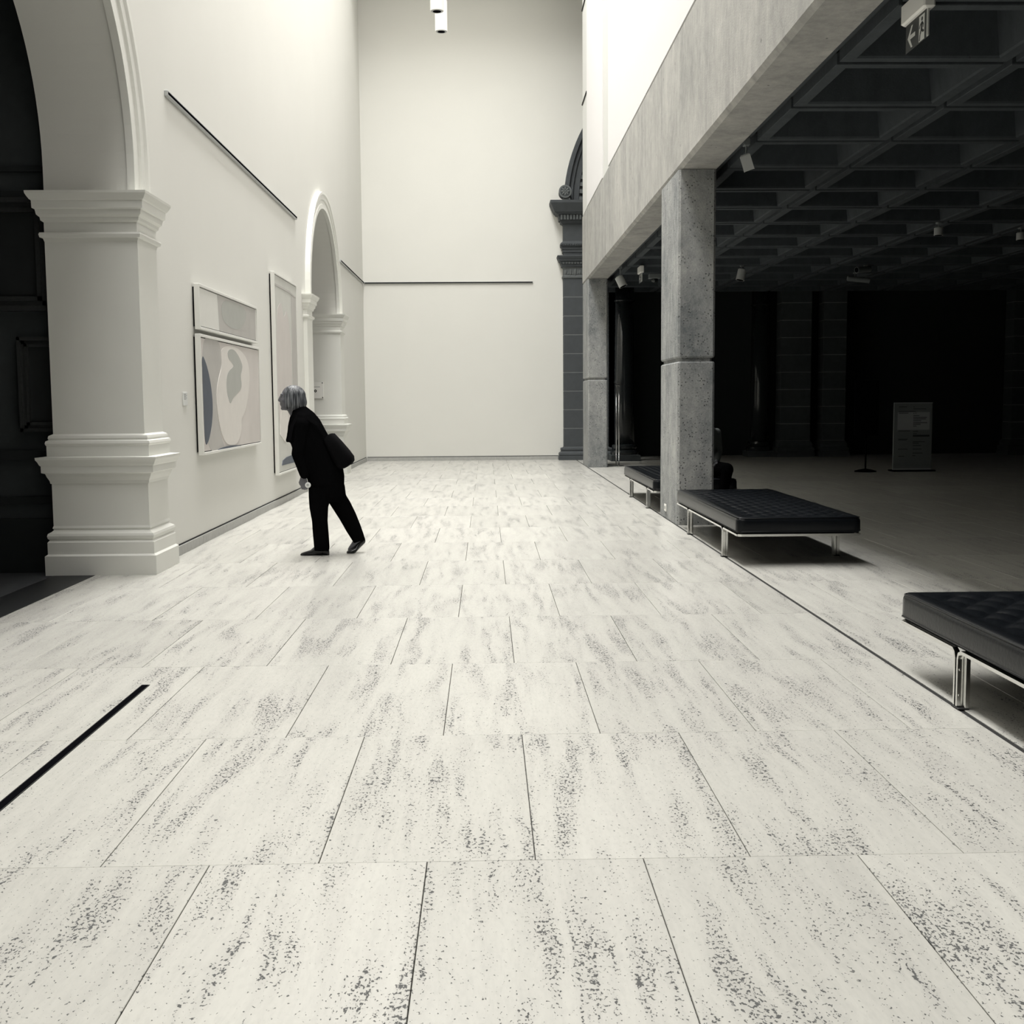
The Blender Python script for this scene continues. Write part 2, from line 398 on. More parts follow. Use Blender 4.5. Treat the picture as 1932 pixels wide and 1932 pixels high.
# skirting along left and back walls, in stone pieces, with a dark shadow gap above
def skirt(name, pieces, axis):
    b = None
    for (a, c) in pieces:
        L = c-a; n = max(1, round(L/1.4))
        if b is None:
            b = MB(); 
            for (aa, cc) in pieces:
                if axis == 'y': b.box(XL, XL+.006, aa, cc, .088, .102)
                else: b.box(aa, cc, YB-.006, YB, .088, .102)
            b = b.build(name, 'joint', kind='structure')
        for i in range(n):
            p, q = a+L*i/n+.002, a+L*(i+1)/n-.002
            (MB().box(XL, XL+.022, p, q, 0, .088) if axis == 'y' else MB().box(p, q, YB-.022, YB, 0, .088)).build('skirting_piece', 'skirting_stone', b)
skirt('baseboard_left', [(10.72, 19.3), (24.45, 28.97)], 'y')
skirt('baseboard_back', [(XL+.03, 1.8)], 'x')

# ------------------------------------------------------------------ setting: back wall, upper right wall, ceiling
MB().box(XL-WT, 3.3, YB, YB+.3, 0, ZT).build('wall_back', 'white_wall', kind='structure')
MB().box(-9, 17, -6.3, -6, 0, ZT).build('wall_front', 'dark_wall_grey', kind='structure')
MB().box(XL-WT, 3.3, -6, YB+.3, 17.0, 17.3).build('ceiling', 'white_wall', kind='structure', label='white ceiling of the tall hall around the skylight')
MB().box(XL, 3.0, 27.4, YB, 11.25, 16.9).build('ceiling', 'white_wall', kind='structure', label='dropped soffit at the far end of the hall')
wr = MB().box(2.28, 2.66, -6, 26.78, 5.50, ZT).build('wall_right', 'white_panel', kind='structure')
MB().box(2.20, 2.28, -6, 21.22, 5.575, ZT).build('wall_panel', 'white_panel', wr)
MB().box(2.20, 2.28, 22.3, 25.6, 5.575, ZT).build('wall_panel', 'white_panel', wr)
MB().box(2.225, 2.28, 21.22, 22.3, 5.535, ZT).build('wall_panel', 'panel_shade_grey', wr)  # recessed strip, its shade put into the grey colour
MB().box(2.21, 2.28, 25.66, 26.78, 5.575, ZT).build('wall_panel', 'panel_shade_grey', wr)
for z in (7.98, 10.0):
    MB().box(2.19, 2.215, 25.66, 26.79, z, z+.03).build('panel_joint', 'joint', wr)
MB().box(2.62, 3.3, -6, 28.3, 5.5, 5.6).build('ceiling', 'white_wall', kind='structure')

# dark gallery walls on the right and left
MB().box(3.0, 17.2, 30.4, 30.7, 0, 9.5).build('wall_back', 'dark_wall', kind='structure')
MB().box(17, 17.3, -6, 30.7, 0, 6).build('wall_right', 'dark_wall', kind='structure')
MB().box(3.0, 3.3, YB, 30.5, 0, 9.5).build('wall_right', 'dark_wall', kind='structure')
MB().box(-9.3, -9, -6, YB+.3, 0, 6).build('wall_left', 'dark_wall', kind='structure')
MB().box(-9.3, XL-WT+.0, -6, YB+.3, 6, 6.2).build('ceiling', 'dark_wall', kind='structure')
# partition of the dark left gallery, facing the camera
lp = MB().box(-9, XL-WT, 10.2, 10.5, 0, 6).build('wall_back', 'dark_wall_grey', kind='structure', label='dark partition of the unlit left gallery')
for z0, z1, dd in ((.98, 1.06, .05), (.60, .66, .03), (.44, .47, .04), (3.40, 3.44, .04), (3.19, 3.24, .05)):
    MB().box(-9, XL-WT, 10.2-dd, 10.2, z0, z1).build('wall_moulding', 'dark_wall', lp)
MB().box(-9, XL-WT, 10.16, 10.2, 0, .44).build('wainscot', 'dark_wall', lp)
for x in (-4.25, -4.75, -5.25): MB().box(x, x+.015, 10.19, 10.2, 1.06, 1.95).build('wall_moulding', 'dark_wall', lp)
# back room seen through far arch
MB().box(-9, XL-WT-.0, 24.6, 24.9, 0, 6).build('wall_back', 'white_wall', kind='structure')

# ------------------------------------------------------------------ concrete frame: columns, beam
def column(y0, label):
    t = empty('concrete_column', (XR, y0, 0), label, 'column')
    MB().prof(.0, .425, .0, 1.33, [(0, 0), (1.87, 0), (1.885, -.012)], .025).build('lower_shaft', 'aggregate', t)
    MB().prof(.0, .425, .0, 1.33, [(1.88, -.03), (1.93, -.03)], .025).build('groove', 'aggregate', t)
    MB().prof(.0, .425, .0, 1.33, [(1.925, -.012), (1.945, 0), (3.97, 0), (4.035, 0)], .025).build('upper_shaft', 'aggregate', t)
    return t
column(1.62, 'concrete column nearest the camera, outside the picture to the right')
cc = column(13.48, 'tall grooved concrete column in the middle, between the two black benches')
column(25.38, 'distant grooved concrete column at the far end of the beam')
bm_ = empty('concrete_beam', (XR, 0, 4.04), 'long board-marked concrete beam running above the columns on the right', 'beam')
MB().prism([(.0, .04), (.04, .0), (.425, 0), (.425, 1.49), (.0, 1.49)], 'y', -6, 26.78).build('beam_body', 'concrete', bm_)
MB().box(.0, .02, -6, 26.78, 1.49, 1.5).build('top_edge', 'concrete', bm_)
so = empty('power_outlet', (XR-.0, 14.33, .13), 'small white power outlet low on the hall face of the middle column', 'outlet')
MB().rbox(-.012, 0, -.07, .07, -.045, .045, .004).build('plate', 'lamp_white', so)
MB().rbox(-.018, -.011, -.05, -.012, -.015, .02, .003).build('switch', 'lamp_grey', so)
MB().rbox(-.018, -.011, .012, .05, -.015, .02, .003).build('switch', 'lamp_grey', so)

# ------------------------------------------------------------------ waffle ceiling: one coffer unit per part
CD, CX0, CY0 = 1.389, 2.7455, 8.02
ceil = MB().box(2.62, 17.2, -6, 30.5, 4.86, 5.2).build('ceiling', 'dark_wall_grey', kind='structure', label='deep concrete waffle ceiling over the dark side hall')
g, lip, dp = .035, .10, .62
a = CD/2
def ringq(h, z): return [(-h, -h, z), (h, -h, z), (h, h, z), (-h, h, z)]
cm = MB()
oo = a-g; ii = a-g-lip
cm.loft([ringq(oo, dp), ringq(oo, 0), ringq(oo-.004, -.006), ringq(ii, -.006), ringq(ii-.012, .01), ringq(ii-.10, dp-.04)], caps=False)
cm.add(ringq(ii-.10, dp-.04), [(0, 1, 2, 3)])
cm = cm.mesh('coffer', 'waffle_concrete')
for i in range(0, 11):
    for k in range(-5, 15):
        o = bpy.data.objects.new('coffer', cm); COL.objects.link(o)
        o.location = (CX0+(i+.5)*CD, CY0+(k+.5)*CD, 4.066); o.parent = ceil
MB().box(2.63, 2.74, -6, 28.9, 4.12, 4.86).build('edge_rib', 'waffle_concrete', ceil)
MB().box(2.62, 17, 28.92, 29.25, 4.12, 4.9).build('end_beam', 'waffle_concrete', ceil)
gs = MB()
for i in range(0, 11): gs.box(CX0+i*CD-.04, CX0+i*CD+.04, -6, 28.9, 4.15, 4.87)
for k in range(-9, 16): gs.box(2.7, 17, CY0+k*CD-.04, CY0+k*CD+.04, 4.15, 4.87)
gs.build('rib_core', 'dark_wall', ceil, kind='stuff')

# ------------------------------------------------------------------ old stone facade at the back
def stone_pier(x0, x1, yf, yb, mat, course, zbase, ztop, root, cap=None):
    n = int(round((ztop-zbase)/course))
    for i in range(n):
        a_, b_ = zbase+i*(ztop-zbase)/n, zbase+(i+1)*(ztop-zbase)/n
        MB().rbox(x0, x1, yf, yb, a_+.005, b_-.005, .006).build('stone_block', mat, root)
    MB().box(x0+.008, x1-.008, yf+.003, yb-.002, zbase, ztop).build('mortar', 'mortar_pale', root)
pr = empty('stone_pier', (0, 0, 0), 'dark sandstone pier with carved capital at the right end of the white back wall', 'pier')
X0, X1, Y0, Y1 = 1.90, 3.0, 28.72, 29.0
MB().prof(X0, X1, Y0, Y1, [(0, .13), (.10, .13), (.105, .11), (.13, .12), (.17, .115), (.20, .07), (.23, .06), (.25, .075), (.29, .07), (.30, .02), (.32, 0)]).build('base', 'sandstone', pr)
stone_pier(X0, X1, Y0, Y1, 'sandstone', .43, .32, 4.40, pr)
MB().prof(X0, X1, Y0, Y1, [(4.40, .02), (4.44, .025), (4.46, .0), (4.62, .0), (4.66, .01)]).build('frieze', 'sandstone_pale', pr)
# carved leaves on the frieze
cv = MB()
for i in range(9):
    x = 1.96+i*.115
    cv.ball((x, Y0-.004, 4.54), .03, .015, .055+.02*(i % 3), 8, 6); cv.ball((x+.05, Y0-.004, 4.50), .03, .012, .02, 8, 6)
cv.build('carving', 'sandstone_pale', pr, smooth=True, kind='stuff')
MB().prof(X0, X1, Y0, Y1, [(4.655, 0), (4.67, .045), (4.72, .05), (4.74, .07), (4.78, .075), (4.80, .11), (4.83, .115), (4.85, .13), (4.90, .15), (4.925, .15), (4.93, .0)]).build('capital', 'sandstone', pr)
dn = MB()
for i in range(16): dn.box(1.88+i*.07, 1.915+i*.07, Y0-.085, Y0-.05, 4.73, 4.775)
dn.build('dentils', 'sandstone_pale', pr, kind='stuff')
MB().prof(X0, X1, Y0, Y1, [(4.925, .0), (5.0, .0), (5.01, .015), (5.07, .015), (5.08, .03), (5.13, .03), (5.15, .06), (5.17, .07), (5.22, .07), (5.25, .035), (5.28, .0)]).build('architrave', 'sandstone', pr)
dn = MB()
for i in range(20): dn.ball((1.86+i*.058, Y0-.072, 5.19), .02, .012, .022, 8, 5)
dn.build('beading', 'sandstone_deep', pr, kind='stuff')
MB().prof(X0, X1, Y0, Y1, [(5.275, .0), (5.66, .0), (5.68, .015), (5.70, .06), (5.75, .07), (5.76, .10), (5.88, .12), (5.90, .18), (5.93, .19), (5.94, .22), (6.0, .25), (6.08, .29), (6.14, .32), (6.20, .325), (6.205, .0)]).build('cornice', 'sandstone', pr)
dn = MB()
for i in range(14): dn.box(1.83+i*.075, 1.872+i*.075, Y0-.15, Y0-.09, 5.77, 5.88)
dn.build('dentils', 'sandstone_pale', pr, kind='stuff')
# scroll with rosette sitting on the cornice
sc = empty('stone_scroll', (1.93, 28.55, 6.40), 'round carved stone rosette scroll standing on the pier cornice', 'ornament')
MB().rev((0, -.12, 0), [(0, .13), (.02, .15), (.05, .145), (.2, .14), (.34, .14), (.36, .13)], 28, (0, 1, 0)).build('roll', 'sandstone', sc, smooth=False)
MB().rev((0, -.135, 0), [(0, .15), (.02, .155), (.03, .15)], 28, (0, 1, 0)).build('rim', 'sandstone_pale', sc)
MB().rev((0, -.139, 0), [(0, .118), (.004, .118)], 28, (0, 1, 0)).build('recess', 'sandstone_deep', sc)
for k in range(8):
    t = k*math.pi/4; MB().ball((.062*math.cos(t), -.142, .062*math.sin(t)), .044, .012, .019, 8, 6, Matrix.Rotation(-t, 3, 'Y')).build('petal', 'sandstone_pale', sc, smooth=True)
MB().ball((0, -.145, 0), .022, .014, .022, 8, 6).build('rosette_centre', 'sandstone_pale', sc, smooth=True)
MB().box(-.05, .12, -.1, .2, -.19, -.14).build('foot', 'sandstone_pale', sc)
# great stone arch springing from the pier
ga = empty('stone_arch', (5.53, 0, 6.21), 'dark moulded stone arch rising from the pier behind the white wall', 'arch')
def ring_arch(r0, r1, y0, y1, n=56, t0=0., t1=math.pi):
    rings = []
    for i in range(n+1):
        t = t0+(t1-t0)*i/n
        rings.append([(-rr*math.cos(t), yy, rr*math.sin(t)) for rr, yy in ((r1, y1), (r1, y0), (r0, y0), (r0, y1))])
    return MB().loft(rings)
ring_arch(3.50, 3.60, 28.70, 29.0).build('outer_roll', 'sandstone', ga)
ring_arch(3.40, 3.505, 28.76, 29.0).build('fascia', 'sandstone', ga)
ring_arch(3.25, 3.405, 28.80, 29.0).build('fascia', 'sandstone', ga)
ring_arch(3.08, 3.255, 28.84, 29.0).build('dentil_band', 'sandstone_deep', ga)
ring_arch(2.85, 3.085, 28.78, 29.0).build('inner_fascia', 'sandstone', ga)
dn = MB()
for i in range(60):
    t = math.pi*(i+.5)/60; c, s_ = math.cos(t), math.sin(t); h = .045
    v = [(-(rr*c) + sgn*h*s_, yy, rr*s_ + sgn*h*c) for rr in (3.10, 3.24) for sgn in (-1, 1) for yy in (28.78, 28.85)]
    dn.add(v, [(0, 1, 3, 2), (4, 6, 7, 5), (0, 4, 5, 1), (2, 3, 7, 6), (0, 2, 6, 4), (1, 5, 7, 3)])
dn.build('dentils', 'sandstone_pale', ga, kind='stuff')
MB().prism([(-2.9*math.cos(math.pi*i/32), 2.9*math.sin(math.pi*i/32)) for i in range(33)], 'y', 28.97, 29.0).build('tympanum', 'dark_wall', ga)

def facade_pier(x0, x1, yf, label):
    t = empty('stone_pilaster', (0, 0, 0), label, 'pilaster')
    MB().prof(x0, x1, yf, yf+.5, [(0, .10), (.12, .10), (.13, .07), (.17, .09), (.22, .085), (.25, .04), (.30, .05), (.36, .03), (.40, 0)]).build('base', 'sandstone_deep', t)
    stone_pier(x0, x1, yf, yf+.5, 'sandstone_deep', .43, .40, 4.25, t)
    return t
facade_pier(7.36, 8.12, 29.3, 'dark stone pilaster in coursed blocks beside the polished round column')
facade_pier(8.42, 9.0, 29.3, 'narrow dark stone pilaster behind the black sign stand')
facade_pier(13.2, 14.0, 29.3, 'dark stone pilaster at the far right edge of the dark hall')
def round_col(x, y, r0, label, mat='polished_granite'):
    t = empty('round_column', (x, y, 0), label, 'column')
    MB().prof(-r0-.06, r0+.06, -r0-.06, r0+.06, [(0, .05), (.14, .05), (.15, 0)]).build('plinth', 'sandstone_deep', t)
    MB().rev((0, 0, 0), [(.14, r0+.09), (.20, r0+.10), (.25, r0+.08), (.27, r0+.03), (.33, r0+.06), (.38, r0+.05), (.40, r0)], 32).build('base', mat, t, smooth=False)
    MB().rev((0, 0, 0), [(.39, r0), (1.5, r0*.99), (4.2, r0*.93)], 40).build('shaft', mat, t, smooth=True)
    MB().rev((0, 0, 0), [(1.86, r0+.012), (1.90, r0+.012)], 40).build('band', mat, t)
    MB().rev((0, 0, 0), [(3.78, r0+.006), (3.81, r0+.006)], 40).build('band', mat, t)
    return t
round_col(6.93, 29.7, .24, 'dark polished round column left of the coursed stone pilasters')
round_col(3.32, 28.2, .24, 'glossy black round column half hidden behind the distant concrete column')
# ------------------------------------------------------------------ benches
def make_bench():
    t = empty('bench', (0, 0, 0), '', 'bench', 'black leather benches along the column line')
    W_, L_ = 1.09, 3.26
    # cushion: rounded slab with tufted top
    nx, ny = 60, 168; rr = .045; mb = MB(); z0, z1 = .285, .43
    def hgt(x, y):
        e = min(x, W_-x, y, L_-y); f = min(1, max(0, (e-.06)/.08)); f = f*f*(3-2*f)
        u_, v_ = (x-W_/2)/.20, (y-L_/2)/.235
        q = abs(math.sin(math.pi*(u_+v_)/1.)*math.sin(math.pi*(u_-v_)/1.))
        return z1 - f*.030*(1-q**.4)
    prof_ = [(0, 0)]
    top = []
    def ease(i, n, L0):
        s_ = i/n; return L0*(.5-.5*math.cos(math.pi*s_))*.12 + L0*s_*.88
    xs = [rr+(W_-2*rr)*i/nx for i in range(nx+1)]; ys = [rr+(L_-2*rr)*j/ny for j in range(ny+1)]
    v = [(x, y, hgt(x, y)) for y in ys for x in xs]; f = []
    for j in range(ny):
        for i in range(nx): k = j*(nx+1)+i; f.append((k, k+1, k+nx+2, k+nx+1))
    per = [j for j in range(nx+1)] + [(j+1)*(nx+1)-1 for j in range(1, ny+1)] + [ny*(nx+1)+i for i in range(nx-1, -1, -1)] + [j*(nx+1) for j in range(ny-1, 0, -1)]
    last = per
    for st in range(1, 5+1+5):
        ring = []
        if st <= 5: th = math.pi/2*st/5; ox = rr*math.sin(th); oz = z1 - rr*(1-math.cos(th))
        else: th = math.pi/2*(st-5)/5; ox = rr - .03*(1-math.cos(th)); oz = z0+.03 - .03*math.sin(th)
        for idx in per:
            x, y, z = v[idx]
            dx = -1 if x < rr+1e-6 else (1 if x > W_-rr-1e-6 else 0); dy = -1 if y < rr+1e-6 else (1 if y > L_-rr-1e-6 else 0)
            nn = math.hypot(dx, dy); bulge = .006*math.sin(min(1, (z1-oz)/(z1-z0))*math.pi) if st > 5 else 0
            ring.append((x+dx/nn*(ox+bulge), y+dy/nn*(ox+bulge), oz))
        base = len(v); v += ring; cur = list(range(base, base+len(per))); n = len(per)
        for q in range(n): f.append((last[q], cur[q], cur[(q+1) % n], last[(q+1) % n]))
        last = cur
    f.append(tuple(last)); mb.add(v, f)
    mb.build('cushion', 'leather', t, smooth=True)
    bt = MB()
    pp = []
    for e in range(2):
        zz = z1-.0 if e == 0 else z0+.02
        off = .012 if e == 0 else .0
        loop = [(off, rr), (off, L_-rr), (rr, L_-off), (W_-rr, L_-off), (W_-off, L_-rr), (W_-off, rr), (W_-rr, off), (rr, off), (off, rr)]
        bt.tube([(x, y, zz-(.010 if e == 0 else 0)) for x, y in loop], .0045, n=6)
    bt.build('piping', 'leather', t, smooth=True)
    # seat board and chrome frame
    MB().box(.05, W_-.05, .05, L_-.05, .268, .292).build('seat_board', 'black', t)
    zr = .272; hw = .013
    legs_y = (.67, 2.49)
    fr = MB()
    for x in (.015, W_-.015):
        # rails bend down into the legs on both sides of each leg
        fr.tube([(x, .03, zr), (x, .35, zr), (x, legs_y[0]-.06, zr), (x, legs_y[0]-.04, zr-.012), (x, legs_y[0]-.03, zr-.035), (x, legs_y[0]-.03, .012)], hw, .008, sq=True)
        fr.tube([(x, L_-.03, zr), (x, L_-.35, zr), (x, legs_y[1]+.06, zr), (x, legs_y[1]+.04, zr-.012), (x, legs_y[1]+.03, zr-.035), (x, legs_y[1]+.03, .012)], hw, .008, sq=True)
        fr.tube([(x, legs_y[0]+.002, .012), (x, legs_y[0]+.002, zr-.035), (x, legs_y[0]+.012, zr-.012), (x, legs_y[0]+.04, zr), (x, L_/2, zr), (x, legs_y[1]-.04, zr), (x, legs_y[1]-.012, zr-.012), (x, legs_y[1]-.002, zr-.035), (x, legs_y[1]-.002, .012)], hw, .008, sq=True)
    fr.tube([(.015, .03, zr), (.04, .012, zr), (W_-.04, .012, zr), (W_-.015, .03, zr)], .008, .010, sq=True)
    fr.tube([(.015, L_-.03, zr), (.04, L_-.012, zr), (W_-.04, L_-.012, zr), (W_-.015, L_-.03, zr)], .008, .010, sq=True)
    for y in legs_y: fr.box(.03, W_-.03, y-.02, y+.02, .245, .268)
    fr.build('rail_frame', 'chrome', t)
    for y in legs_y:
        for sx in (0, 1):
            xx = .042 if sx == 0 else W_-.042
            lg = MB().rbox(xx-.012, xx+.012, y-.034, y-.004, .006, .262, .003); lg.rbox(xx-.012, xx+.012, y+.006, y+.036, .006, .262, .003)
            leg = lg.build('leg', 'chrome', t)
            MB().rbox(min(xx, xx + (-.04 if sx == 0 else .04))-.006, max(xx, xx+(-.04 if sx == 0 else .04))+.006, y-.04, y+.04, 0, .008, .002).build('foot_pad', 'rubber', leg)
            xo = .0 if sx == 0 else W_
            for zz in (.07, .19): MB().rev((xo + (.004 if sx == 0 else -.004), y-.03, zz), [(-.003, .005), (.003, .004)], 10, (1, 0, 0)).build('bolt', 'chrome', leg)
    return t
b0 = make_bench(); b0.location = (2.165, 10.06, 0); b0['label'] = 'black tufted leather bench in front of the middle concrete column'
b1 = copy_tree(b0); b1.location = (2.185, 2.85, 0); b1['label'] = 'black tufted leather bench cut off by the right picture edge, nearest the camera'
b2 = copy_tree(b0); b2.location = (2.14, 15.0, 0); b2['label'] = 'farthest black leather bench, partly hidden behind the middle column'

# ------------------------------------------------------------------ rails, paintings, labels on the white walls
def rail(name, a_, b_, axis, label):
    t = empty('picture_rail', (0, 0, 4.33), label, 'picture rail')
    if axis == 'y':
        MB().rbox(XL, XL+.035, a_, b_, -.028, .028, .006).build('track', 'lamp_grey', t)
        MB().box(XL+.028, XL+.037, a_+.01, b_-.01, -.012, .012).build('slot', 'black', t)
    else:
        MB().rbox(a_, b_, YB-.035, YB, -.022, .022, .006).build('track', 'lamp_grey', t)
        MB().box(a_+.01, b_-.01, YB-.037, YB-.028, -.012, .012).build('slot', 'black', t)
rail('r', 11.3, 18.8, 'y', 'long dark picture rail on the left wall above the paintings')
rail('r', 24.4, 28.96, 'y', 'short dark picture rail on the left wall beyond the far arch')
rail('r', XL+.036, 1.17, 'x', 'dark picture rail running across the white back wall')
def painting(y0, y1, z0, z1, label, base, shapes, th=.065):
    t = empty('painting', (XL, (y0+y1)/2, z0), label, 'painting', 'large paintings on the left wall')
    L, h = (y1-y0)/2, z1-z0
    MB().box(0, .022, -L+.03, L-.03, .03, h-.03).build('backing', 'black', t)
    fr = MB(); e = .028
    fr.rbox(.02, th+.01, -L, -L+e, 0, h, .003); fr.rbox(.02, th+.01, L-e, L, 0, h, .003)
    fr.rbox(.02, th+.01, -L+e, L-e, 0, e, .003); fr.rbox(.02, th+.01, -L+e, L-e, h-e, h, .003)
    fr.build('frame', 'frame_white', t)
    MB().box(.03, th-.012, -L+e, L-e, e, h-e).build('shadow_gap', 'joint', t)
    g_ = e+.010
    cv = MB().box(.03, th, -L+g_, L-g_, g_, h-g_).build('canvas', base, t)
    for i, (mat, poly) in enumerate(shapes):
        for _ in range(2 if len(poly) > 6 else 0):     # round the brush-drawn outline
            poly = [q for a_, b_ in zip(poly, poly[1:]+poly[:1]) for q in ((a_[0]*.75+b_[0]*.25, a_[1]*.75+b_[1]*.25), (a_[0]*.25+b_[0]*.75, a_[1]*.25+b_[1]*.75))]
        MB().prism([(-L+2*L*u_, h*v_) for u_, v_ in poly], 'x', th-.002, th+.0015*(i+1)).build('painted_shape', mat, cv)
def ell(cx, cy, rx, ry, a0=0, a1=360, n=24): return [(cx+rx*math.cos(math.radians(a0+(a1-a0)*i/n)), cy+ry*math.sin(math.radians(a0+(a1-a0)*i/n))) for i in range(n+(a1-a0 != 360))]
painting(12.09, 15.12, 2.20, 2.66, 'low wide painting with a white left part and grey right part, above the figure painting', 'frame_white',
         [('canvas_grey', [(.30, .08), (.97, .08), (.97, .92), (.28, .92)]), ('canvas_mid', [(.33, .45), (.42, .25), (.62, .2), (.74, .4), (.80, .75), (.7, .88), (.36, .88)])])
painting(12.07, 15.2, .92, 2.155, 'large square painting with a pale curved figure and a dark crescent', 'canvas_pink',
         [('canvas_grey', [(0.013, 0.989), (0.234, 1.001), (0.31, 0.926), (0.318, 0.765), (0.234, 0.6), (0.211, 0.45), (0.234, 0.274), (0.279, 0.122), (0.341, -0.003), (0.034, 0.005)]),
          ('canvas_dark', [(0.034, 0.069), (0.027, 0.322), (0.026, 0.658), (0.028, 0.835), (0.068, 0.788), (0.103, 0.714), (0.134, 0.613), (0.154, 0.493), (0.157, 0.389), (0.143, 0.277), (0.117, 0.191), (0.082, 0.108)]),
          ('canvas_pale', [(0.318, 0.918), (0.304, 0.836), (0.313, 0.76), (0.264, 0.664), (0.226, 0.565), (0.211, 0.45), (0.231, 0.318), (0.256, 0.212), (0.302, 0.112), (0.373, 0.051), (0.506, 0.036), (0.584, 0.105), (0.62, 0.198), (0.611, 0.274), (0.683, 0.34), (0.74, 0.447), (0.778, 0.584), (0.793, 0.722), (0.768, 0.838), (0.683, 0.913), (0.558, 0.953), (0.422, 0.952)]),
          ('canvas_mid', [(0.406, 0.909), (0.506, 0.933), (0.593, 0.881), (0.661, 0.796), (0.65, 0.743), (0.62, 0.693), (0.638, 0.598), (0.611, 0.55), (0.54, 0.51), (0.472, 0.472), (0.43, 0.416), (0.406, 0.462), (0.38, 0.516), (0.373, 0.633), (0.406, 0.717), (0.506, 0.766), (0.485, 0.797), (0.414, 0.835)]),
          ('canvas_dark', [(0.148, -0.002), (0.189, 0.018), (0.249, 0.034), (0.341, 0.041), (0.472, 0.039), (0.575, 0.028), (0.683, 0.003), (0.611, -0.001)])])
painting(16.4, 18.32, .44, 3.25, 'tall narrow painting of pale washes behind the leaning visitor', 'canvas_wash',
         [('canvas_pink', [(.04, .20), (.62, .18), (.68, .35), (.72, .62), (.55, .86), (.38, .78), (.30, .88), (.04, .80)]),
          ('canvas_grey', [(.72, .10), (.96, .10), (.96, .92), (.74, .93)]), ('canvas_grey', [(.03, .935), (.66, .935), (.97, .925), (.97, .932), (.66, .945), (.03, .945)]),
          ('canvas_pale', [(.10, .2), (.30, .16), (.5, .2), (.42, .36), (.2, .42)]),
          ('canvas_dark', [(.14, .045), (.90, .04), (.93, .068), (.70, .084), (.35, .080), (.18, .068)])])
lb = empty('wall_label', (XL, 11.66, 1.43), 'small white text label on the wall left of the figure painting', 'label')
MB().rbox(0, .012, -.075, .075, 0, .13, .002).build('card', 'paper', lb)
tx = MB()
for i in range(5): tx.box(.012, .0126, -.06, .02+.03*(i % 2), .06+.012*i, .064+.012*i)
tx.build('printed_lines', 'board_grey', lb, kind='stuff')
ap = empty('wall_plate', (-3.40, arches[1]['c']+arches[1]['ry'], 1.53), 'white square plate with a black ring inside the far arch, behind the visitor\'s head', 'plate')
MB().rbox(-.19, .14, -.03, -.018, 0, .33, .003).build('plate', 'lamp_white', ap)
MB().rev((-.02, -.030, .15), [(0, .026), (.006, .026)], 20, (0, -1, 0)).build('ring', 'black', ap)
MB().rev((-.02, -.036, .15), [(0, .009), (.003, .009)], 14, (0, -1, 0)).build('ring_centre', 'lamp_white', ap)
for x, z in ((-.17, .02), (-.17, .31), (.12, .02), (.12, .31)): MB().rev((x, 0, z), [(0, .011), (.038, .011)], 12, (0, -1, 0)).build('standoff_screw', 'board_ink', ap)
MB().box(-.10, .07, -.0305, -.03, .225, .235).build('printed_line', 'board_grey', ap)

# old master frames in the dark left gallery
def old_frame(x0, x1, z0, z1, e, label):
    t = empty('framed_painting', (0, 10.2, 0), label, 'painting')
    fr = MB()
    for q, (dd, i0, i1) in enumerate(((.10, 0, .35), (.07, .35, .7), (.085, .7, 1.))):
        a0, a1 = e*i0, e*i1
        fr.box(x0+a0, x1-a0, -dd, 0, z0+a0, z0+a1); fr.box(x0+a0, x1-a0, -dd, 0, z1-a1, z1-a0)
        fr.box(x0+a0, x0+a1, -dd, 0, z0+a0, z1-a0); fr.box(x1-a1, x1-a0, -dd, 0, z0+a0, z1-a0)
    fr.build('frame', 'old_frame', t); MB().box(x0+e, x1-e, -.04, 0, z0+e, z1-e).build('canvas', 'old_canvas', t)
old_frame(-6.2, -3.66, 2.24, 3.18, .12, 'large dark framed landscape high on the unlit gallery wall')
old_frame(-3.97, -3.5, 1.22, 2.02, .08, 'small dark framed picture tucked behind the near white pilaster')

# ------------------------------------------------------------------ hanging cylinder lights
def pendant(y, z, label):
    t = empty('pendant_light', (-.67, y, z), label, 'light', 'white cylinder lights hanging in the tall hall')
    MB().rev((0, 0, 0), [(.0, .085), (.004, .1), (.48, .1), (.485, .03)], 32).build('housing', 'lamp_white', t, smooth=False)
    MB().rev((0, 0, 0), [(-.004, .062), (.002, .062)], 28).build('aperture', 'black', t)
    MB().rev((0, 0, 0), [(-.002, .088), (.001, .088)], 28).build('trim_ring', 'lamp_grey', t)
    MB().tube([(0, 0, .48), (0, 0, 17.0-z)], .008).build('stem', 'lamp_white', t)
pendant(18.0, 7.20, 'nearer white cylinder pendant light, cut by the top picture edge')
pendant(19.75, 7.44, 'farther white cylinder pendant light, fully in view at the top')

